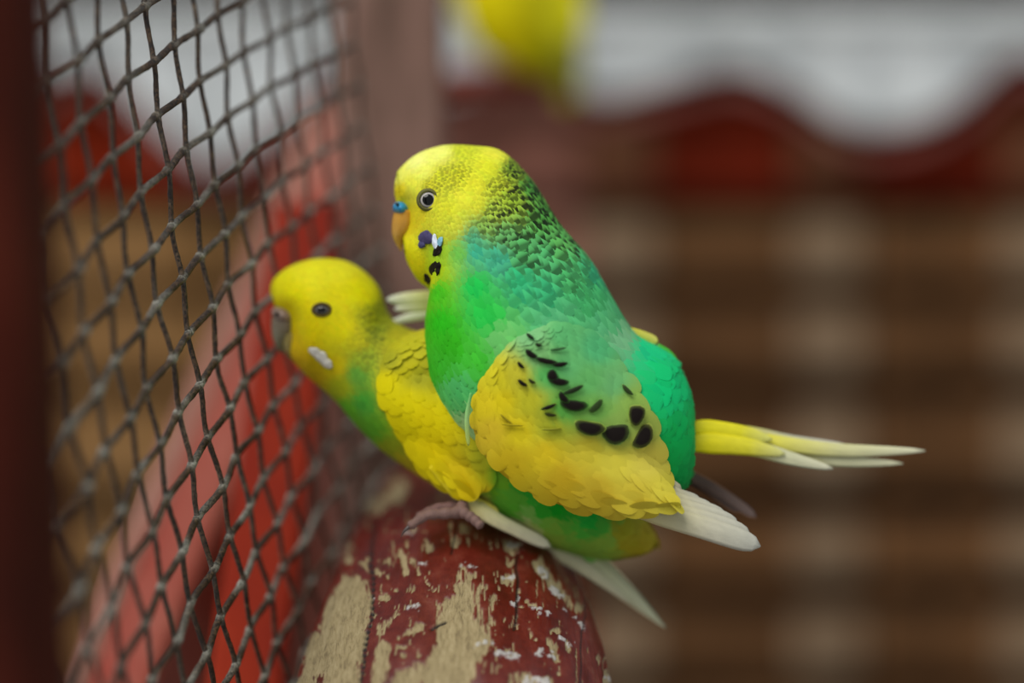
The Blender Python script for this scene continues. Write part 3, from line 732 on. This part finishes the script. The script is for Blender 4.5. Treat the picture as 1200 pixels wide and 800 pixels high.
    marks = [(621, 394, 10, 4, 35, .9), (631, 404, 8, 4, 15, .9), (622, 415, 16, 7, 35, .95), (640, 423, 26, 6.5, 12, .97), (656, 427, 18, 6, -5, .95), (654, 409, 18, 3, -8, .75), (610, 428, 10, 4.5, 45, .95),
             (647, 440, 14, 12, 60, .95), (654, 447, 24, 9, 12, .97), (612, 449, 13, 5, 35, .95), (623, 447, 9, 4, 30, .9), (672, 457, 24, 6, -22, .9), (643, 477, 18, 4.5, -20, .95), (645, 486, 13, 4, 8, .9), (672, 475, 32, 13, 8, 1.), (660, 466, 16, 8, 50, .95), (699, 476, 20, 8, -45, .85),
             (691, 502, 34, 16, 10, .95), (722, 509, 31, 22, -8, .96), (755, 512, 30, 18, -58, 1.), (746, 487, 18, 23, 10, .98), (735, 457, 16, 5, 45, .85), (594, 492, 20, 2.6, 40, .55), (600, 498, 24, 2.6, 4, .45), (646, 503, 22, 3, -3, .45)]
    wg = b.wing([(612, 388), (585, 420), (560, 460), (555, 500), (576, 543), (622, 577), (680, 597), (735, 604), (782, 594)],
                [(630, 383), (668, 382), (702, 396), (728, 424), (748, 458), (765, 496), (778, 532), (787, 562), (790, 585)],
                lambda s_, t: -(104 - 14 * s_) * (1 - .45 * np.clip((t - .5) / .5, 0, 1) ** 2) + 16 * np.clip(1 - t / .25, 0, 1) ** 2, wf,
                lambda q: float(np.interp(q, [0, .3, .5, .7, 1], [17, 24, 34, 42, 34])), marks)
    tips = [(891, 640, 26), (880, 628, 24), (866, 617, 24), (852, 608, 23), (837, 600, 22), (822, 592, 22)]
    for k, (tx, ty, wd) in enumerate(tips):
        b.feather('flight_feather', [(715 + 6 * k, 590 - 6 * k, -70 - k * .5), (770 + 3 * k, 602 - 6 * k, -68 + k * 2.2), (tx - 30, ty - 10, -62 + k * 2.6), (tx, ty, -56 + k * 2.6)], wd, ['b8a850', 'c0b888', 'bebaa4', 'b6b6aa'], wg)
    # far wing: dark tips below the rump, pale feathers reaching past the breast
    for (p, wd, cs) in [([(770, 540, 40), (830, 568, 44), (886, 606, 44)], 12, ['6a5a4a', '5a4840', '6c5a54']), ([(765, 540, 46), (820, 566, 48), (868, 600, 48)], 12, ['5a4a3c', '4a3a34', '5c4c46'])]:
        b.feather('far_wing_feather', p, wd, cs, b.root)
    for (p, wd, cs) in [([(535, 352, 60), (495, 351, 62), (453, 351, 60)], 24, ['d2d06a', 'd8d88a', 'd2d6c8']), ([(535, 358, 62), (495, 358, 63), (462, 362, 62)], 18, ['d0c838', 'dcdc8c', 'dadad0']), ([(535, 364, 64), (495, 369, 64), (455, 378, 63)], 14, ['c8c83c', 'd4d8b0', 'cdd0c8'])]:
        b.feather('far_wing_feather', p, wd, cs, b.root, taper=.5, tipround=1.5)
    b.feather('back_feather', [(720, 385, -12), (748, 392, -8), (771, 401, -4)], 12, ['b4b83c', 'c8c44a', 'ccc860'], b.root)
    b.feather('back_feather', [(770, 405, -8), (786, 420, -6), (792, 434, -4)], 12, ['48b43c', '40b038', '50b840'], b.root)
    b.feather('flank_feather', [(552, 460, -92), (547, 490, -92), (549, 522, -88)], 4.5, ['60b460', '98c478', 'b0bc50'], b.root)
    # tail
    for (p, wd, cs) in [([(790, 515, 4), (880, 516, 8), (980, 527, 10), (1084, 528, 14)], 20, ['d8ca10', 'd8d02c', 'c8c690', 'cfcdb0']), ([(790, 512, 10), (870, 520, 14), (970, 538, 16), (1058, 543, 18)], 20, ['d0c010', 'd4cc28', 'bdbc94', 'c6c4a4']),
                        ([(790, 516, -2), (870, 522, 2), (930, 538, 4), (976, 549, 6)], 22, ['dccc08', 'd8cc1c', 'c4c49c', 'cccab0']), ([(790, 505, 14), (870, 506, 18), (930, 516, 20), (992, 521, 22)], 16, ['c8b80c', 'ccc430', 'b8b8a0', 'c2c0b4']),
                        ([(790, 520, -8), (830, 519, -6), (880, 524, -2), (920, 532, 0)], 26, ['dccc04', 'dcd010', 'd4cc30', 'c8c880']), ([(790, 503, -4), (830, 504, -2), (870, 508, 0), (905, 515, 2)], 26, ['dccc04', 'dcd00c', 'd6ce20', 'cccc70'])]:
        b.feather('tail_feather', p, wd, cs, b.root, taper=.45, tipround=1.6)
    return b


def build_lower():
    ST = [(322, 352, 332, 372, 3), (317, 338, 334, 396, 14), (325, 323, 338, 413, 30), (345, 310, 347, 426, 49), (375, 303, 361, 441, 63), (410, 308, 379, 456, 67), (440, 332, 397, 473, 71),
          (457, 370, 417, 497, 78), (486, 388, 447, 526, 88), (535, 400, 492, 557, 96), (590, 440, 542, 584, 98), (650, 490, 592, 613, 92), (705, 545, 645, 640, 78), (745, 595, 698, 654, 56), (764, 620, 738, 652, 30), (769, 632, 761, 645, 10)]
    fld = Field([(330, 330, 'e0d80a'), (360, 318, 'e2da1c'), (400, 318, 'dcd41c'), (350, 345, 'e2d800'), (430, 340, 'd8d000'), (340, 360, 'dcc800'), (400, 350, 'd8cc00'), (365, 385, 'd8c600'), (345, 400, 'd0b000'), (350, 420, 'c8a400'), (375, 440, 'b89c00'), (410, 385, 'd6ca00'), (425, 400, 'c4bc10', .25),
                 (440, 375, 'b4b414', .55), (446, 392, '9aa02c', .6), (432, 420, '9aac24', .4), (400, 430, 'c8b406'), (405, 455, 'a0a80c'), (425, 440, '64a034', .1), (430, 470, '469c30'), (410, 480, '5ca81c'), (440, 505, '58a020'), (455, 525, '92a41c'), (475, 545, 'b4a81c'), (500, 562, 'c4b01c'),
                 (470, 400, 'b0a820'), (490, 420, 'b8ac20'), (510, 400, 'b0aa24'), (470, 450, 'd8c800'), (500, 480, 'dccc00'), (520, 520, 'd8c400'), (540, 560, 'd0ba10'), (550, 585, 'd4c464'), (580, 560, '6cac20'), (600, 590, '58a82c'), (620, 560, '1ca428'), (650, 590, '0ea01c'), (690, 600, '10a030'), (640, 625, '84a838'), (700, 635, '7ca038'), (735, 625, '968e14'), (755, 635, '9a8a10'), (610, 622, 'c8c490')])
    b = Bird(F + 150, ST, fld, 'yellow-headed budgerigar with a grey cere crouched on the perch log under another bird', base=(545, 592), dent=(324, 386, 28, 28, .72))
    b.body()
    b.plumage(lambda q: float(np.interp(q, [0, .12, .25, .36, .5, .8, 1], [7, 10, 13, 17, 26, 30, 24])), dark='2a3018', seed=21)
    b.horn('upper_beak', [(321, 362, 352, 372, 28), (318, 374, 351, 386, 27), (318, 386, 346, 396, 22), (320, 398, 338, 403, 15), (325, 408, 333, 409, 7), (330, 414, 332, 414, .8)], M_HORN,
           lambda t: lin('7c6a5c') * (1 - t) + lin('7d7f5e') * t)
    b.horn('lower_beak', [(332, 392, 354, 390, 24), (331, 402, 351, 405, 22), (334, 412, 347, 416, 17), (338, 418, 344, 420, 8)], M_HORN, lambda t: lin('8b7b3e'))
    cere = b.blob('cere', b.root, M_HORN, 334, 370, 0, 17, 11, 33, lambda X, Y, Z: lin('8c766a') * (1 - .3 * max(0, Y)), .45)
    for sg in (1, -1): b.blob('nostril', cere, M_HORN, 328, 368, -30 * sg, 2.8, 2.8, 6, lambda X, Y, Z: lin('1e1512'))
    b.eye(383, 364, 9, '5c4a20', '6f6a68', squint=.72)
    for (x, y, rx, ry, r_) in [(374, 412, 7, 5, .5), (382, 418, 8, 6, .7), (388, 425, 7, 5, .6)]: spot(b, 'cheek_patch', x, y, rx, ry, 'ccc8bc', r_)
    # near wing, mostly hidden by the other bird
    wf = Field([(470, 400, 'b4ae1c'), (455, 420, '9c9c20'), (500, 392, 'b8b020'), (520, 410, 'b0aa20'), (455, 450, 'dcce00'), (480, 430, 'c0b610'), (490, 440, 'a4a01c', .2), (480, 470, 'e0d000'), (470, 500, 'd8c800'), (500, 490, 'e0cc00'), (505, 530, 'e0c800'), (490, 540, 'd8c400'), (520, 565, 'dcc80c'), (540, 550, 'd8bc10'), (550, 575, 'd8bc08'), (570, 585, 'd0b818'), (560, 540, 'b0b020'), (590, 560, '60a820')])
    wg = b.wing([(452, 412), (446, 440), (447, 468), (460, 500), (480, 533), (500, 556), (518, 568), (534, 574)], [(480, 388), (520, 392), (560, 420), (580, 450), (590, 490), (590, 525), (580, 550), (562, 568)],
                lambda s_, t: -(92 - 4 * s_) + 18 * np.clip(1 - t / .3, 0, 1) ** 2 + 0 * t, wf, lambda q: float(np.interp(q, [0, .4, 1], [22, 32, 36])), (), seed=9)
    for k, (x0, y0, tx, ty, cs) in enumerate([(520, 560, 645, 640, ['d8c450', 'd8d0a0', 'd0ccb0']), (525, 566, 622, 628, ['dcc83c', 'dcd49c', 'd6d0b0']), (505, 545, 585, 603, ['e0cc0c', 'dcc820', 'd8cc60'])]):
        b.feather('flight_feather', [(x0, y0, -78 + k * -4), ((x0 + tx) / 2 - 4, (y0 + ty) / 2 + 6, -74 - k * 4), (tx, ty, -52 - k * 8)], 15, cs, wg)
    for (p, wd, cs) in [([(610, 608, -6), (680, 655, -4), (735, 697, 0), (780, 735, 2)], 30, ['a0a850', 'c8c898', 'c4c4a0', 'b4b698']), ([(620, 604, 2), (690, 652, 4), (740, 696, 6), (774, 728, 8)], 30, ['98a048', 'bcc08c', 'b4b694', 'a4a88c']), ([(600, 612, -12), (660, 648, -10), (700, 676, -8), (738, 706, -6)], 26, ['b0b060', 'ccc89c', 'ccc8a4', 'c0bea0'])]:
        b.feather('tail_feather', p, wd, cs, b.root, taper=.75, tipround=1.4)
    for k, (x0, y0, x1, y1, c_) in enumerate([(690, 620, 725, 650, '3a9c38'), (715, 618, 750, 645, '7c9020'), (725, 612, 766, 634, 'a08c10'), (670, 622, 700, 655, '6ca848')]):
        b.feather('vent_feather', [(x0, y0, -30), ((x0 + x1) / 2, (y0 + y1) / 2 + 3, -26), (x1, y1, -18)], 20, [c_, c_, c_], b.root)
    # foot
    ft = empty('foot', (0, 0, 0)); ft.parent = b.root
    z = -84
    toe_chain(b, ft, [(552, 582, z + 20), (541, 592, z - 2), (522, 594, z - 10), (503, 596, z - 14), (484, 608, z - 22)], 7.5, 5, '7f625a')
    toe_chain(b, ft, [(550, 580, z + 20), (543, 590, z - 6), (557, 600, z - 12), (566, 608, z - 18)], 7, 5.5, '7f625a', claw=False)
    toe_chain(b, ft, [(554, 578, z + 30), (540, 587, z + 16), (515, 590, z + 14), (492, 600, z + 8)], 7, 5, '7c5c55')
    return b


def build_third():
    # perched far behind, mostly above the frame
    d = 4300.
    ST = [(548, -262, 550, -248, 5), (545, -275, 558, -218, 22), (556, -292, 560, -200, 32), (580, -300, 556, -178, 38), (612, -285, 545, -150, 42), (632, -250, 535, -105, 50), (652, -190, 531, -50, 62), (668, -120, 538, 5, 68), (678, -60, 553, 45, 66), (682, -10, 575, 70, 56), (683, 30, 605, 84, 42), (682, 60, 636, 92, 26), (680, 84, 660, 98, 10)]
    fld = Field([(560, -260, 'e0d820'), (600, -270, 'dcd420', .3), (560, -150, 'd8c800'), (545, -60, 'dccc00'), (560, 20, 'dccc00'), (600, 60, 'd2c000'), (610, -50, 'dccc00'), (650, 40, 'c0c010'), (670, -60, 'a4b410'), (678, 20, 'a8b410'), (660, 85, 'a0a010')])
    b = Bird(d, ST, fld, 'blurred bright yellow budgerigar perched far behind, cut off by the roof', nring=40, nseg=32, base=(600, 90))
    b.body(); b.plumage(lambda q: float(np.interp(q, [0, .2, .5, 1], [12, 16, 24, 26])), seed=31)
    b.horn('upper_beak', [(547, -258, 562, -252, 9), (545, -250, 560, -244, 8), (545, -242, 555, -240, 6), (548, -234, 552, -233, 1)], M_HORN, lambda t: lin('c09a40'))
    b.eye(572, -262, 6, '8d8a5c')
    wf = Field([(620, -150, 'c8c020', .5), (640, -60, 'c4bc10', .3), (660, 0, 'c4be14'), (620, -80, 'd8c800')])
    wg = b.wing([(600, -170), (588, -120), (596, -60), (625, 0), (655, 40)], [(636, -190), (660, -140), (674, -80), (680, -20), (682, 30)], lambda s_, t: -(66 - 10 * s_) + 0 * t, wf, lambda q: 26., (), seed=5)
    for k in range(3): b.feather('flight_feather', [(640 + 6 * k, 0, -52), (660 + 4 * k, 40, -44), (672 + 3 * k, 70 + 4 * k, -36)], 16, ['c8be20', 'c4bc40', 'b4b040'], wg)
    for k in range(3): b.feather('tail_feather', [(640 + 8 * k, 60, 4 * k), (656 + 6 * k, 90, 4 * k), (668 + 5 * k, 122 - 4 * k, 4 * k)], 18, ['c0b410', 'b0ac14', 'a8a41c'], b.root)
    ft = empty('foot', (0, 0, 0)); ft.parent = b.root
    for zz in (-22, 0, 22): toe_chain(b, ft, [(598, 66, zz * .6), (588, 80, zz), (574, 84, zz), (566, 92, zz)], 5, 4, '8c6a62')
    # stub it sits on
    m = mottled('red_stub', [(.3, '5a1608'), (.6, '74220f'), (.85, '864030')], (4, 4, 4), 14, 5, .6, .3, .3, .001)
    x = np.linspace(430, 640, 16); P = W(x, 93 + 2 * np.sin(x * .03), d) + FWD * .012 * np.linspace(1, 0, 16)[:, None]
    R = np.full(16, .0052) * (1 + .06 * np.sin(np.arange(16) * 2.1)); R[-1] *= .7
    V, Fc = tube(P, R, 14)
    tag(mesh_obj('perch_peg', V, Fc, m, origin=P[0]), 'short red wooden peg under the blurred yellow bird', 'perch')
    return b


build_background()
build_mesh()
build_log()
build_lower()
build_upper()
build_third()
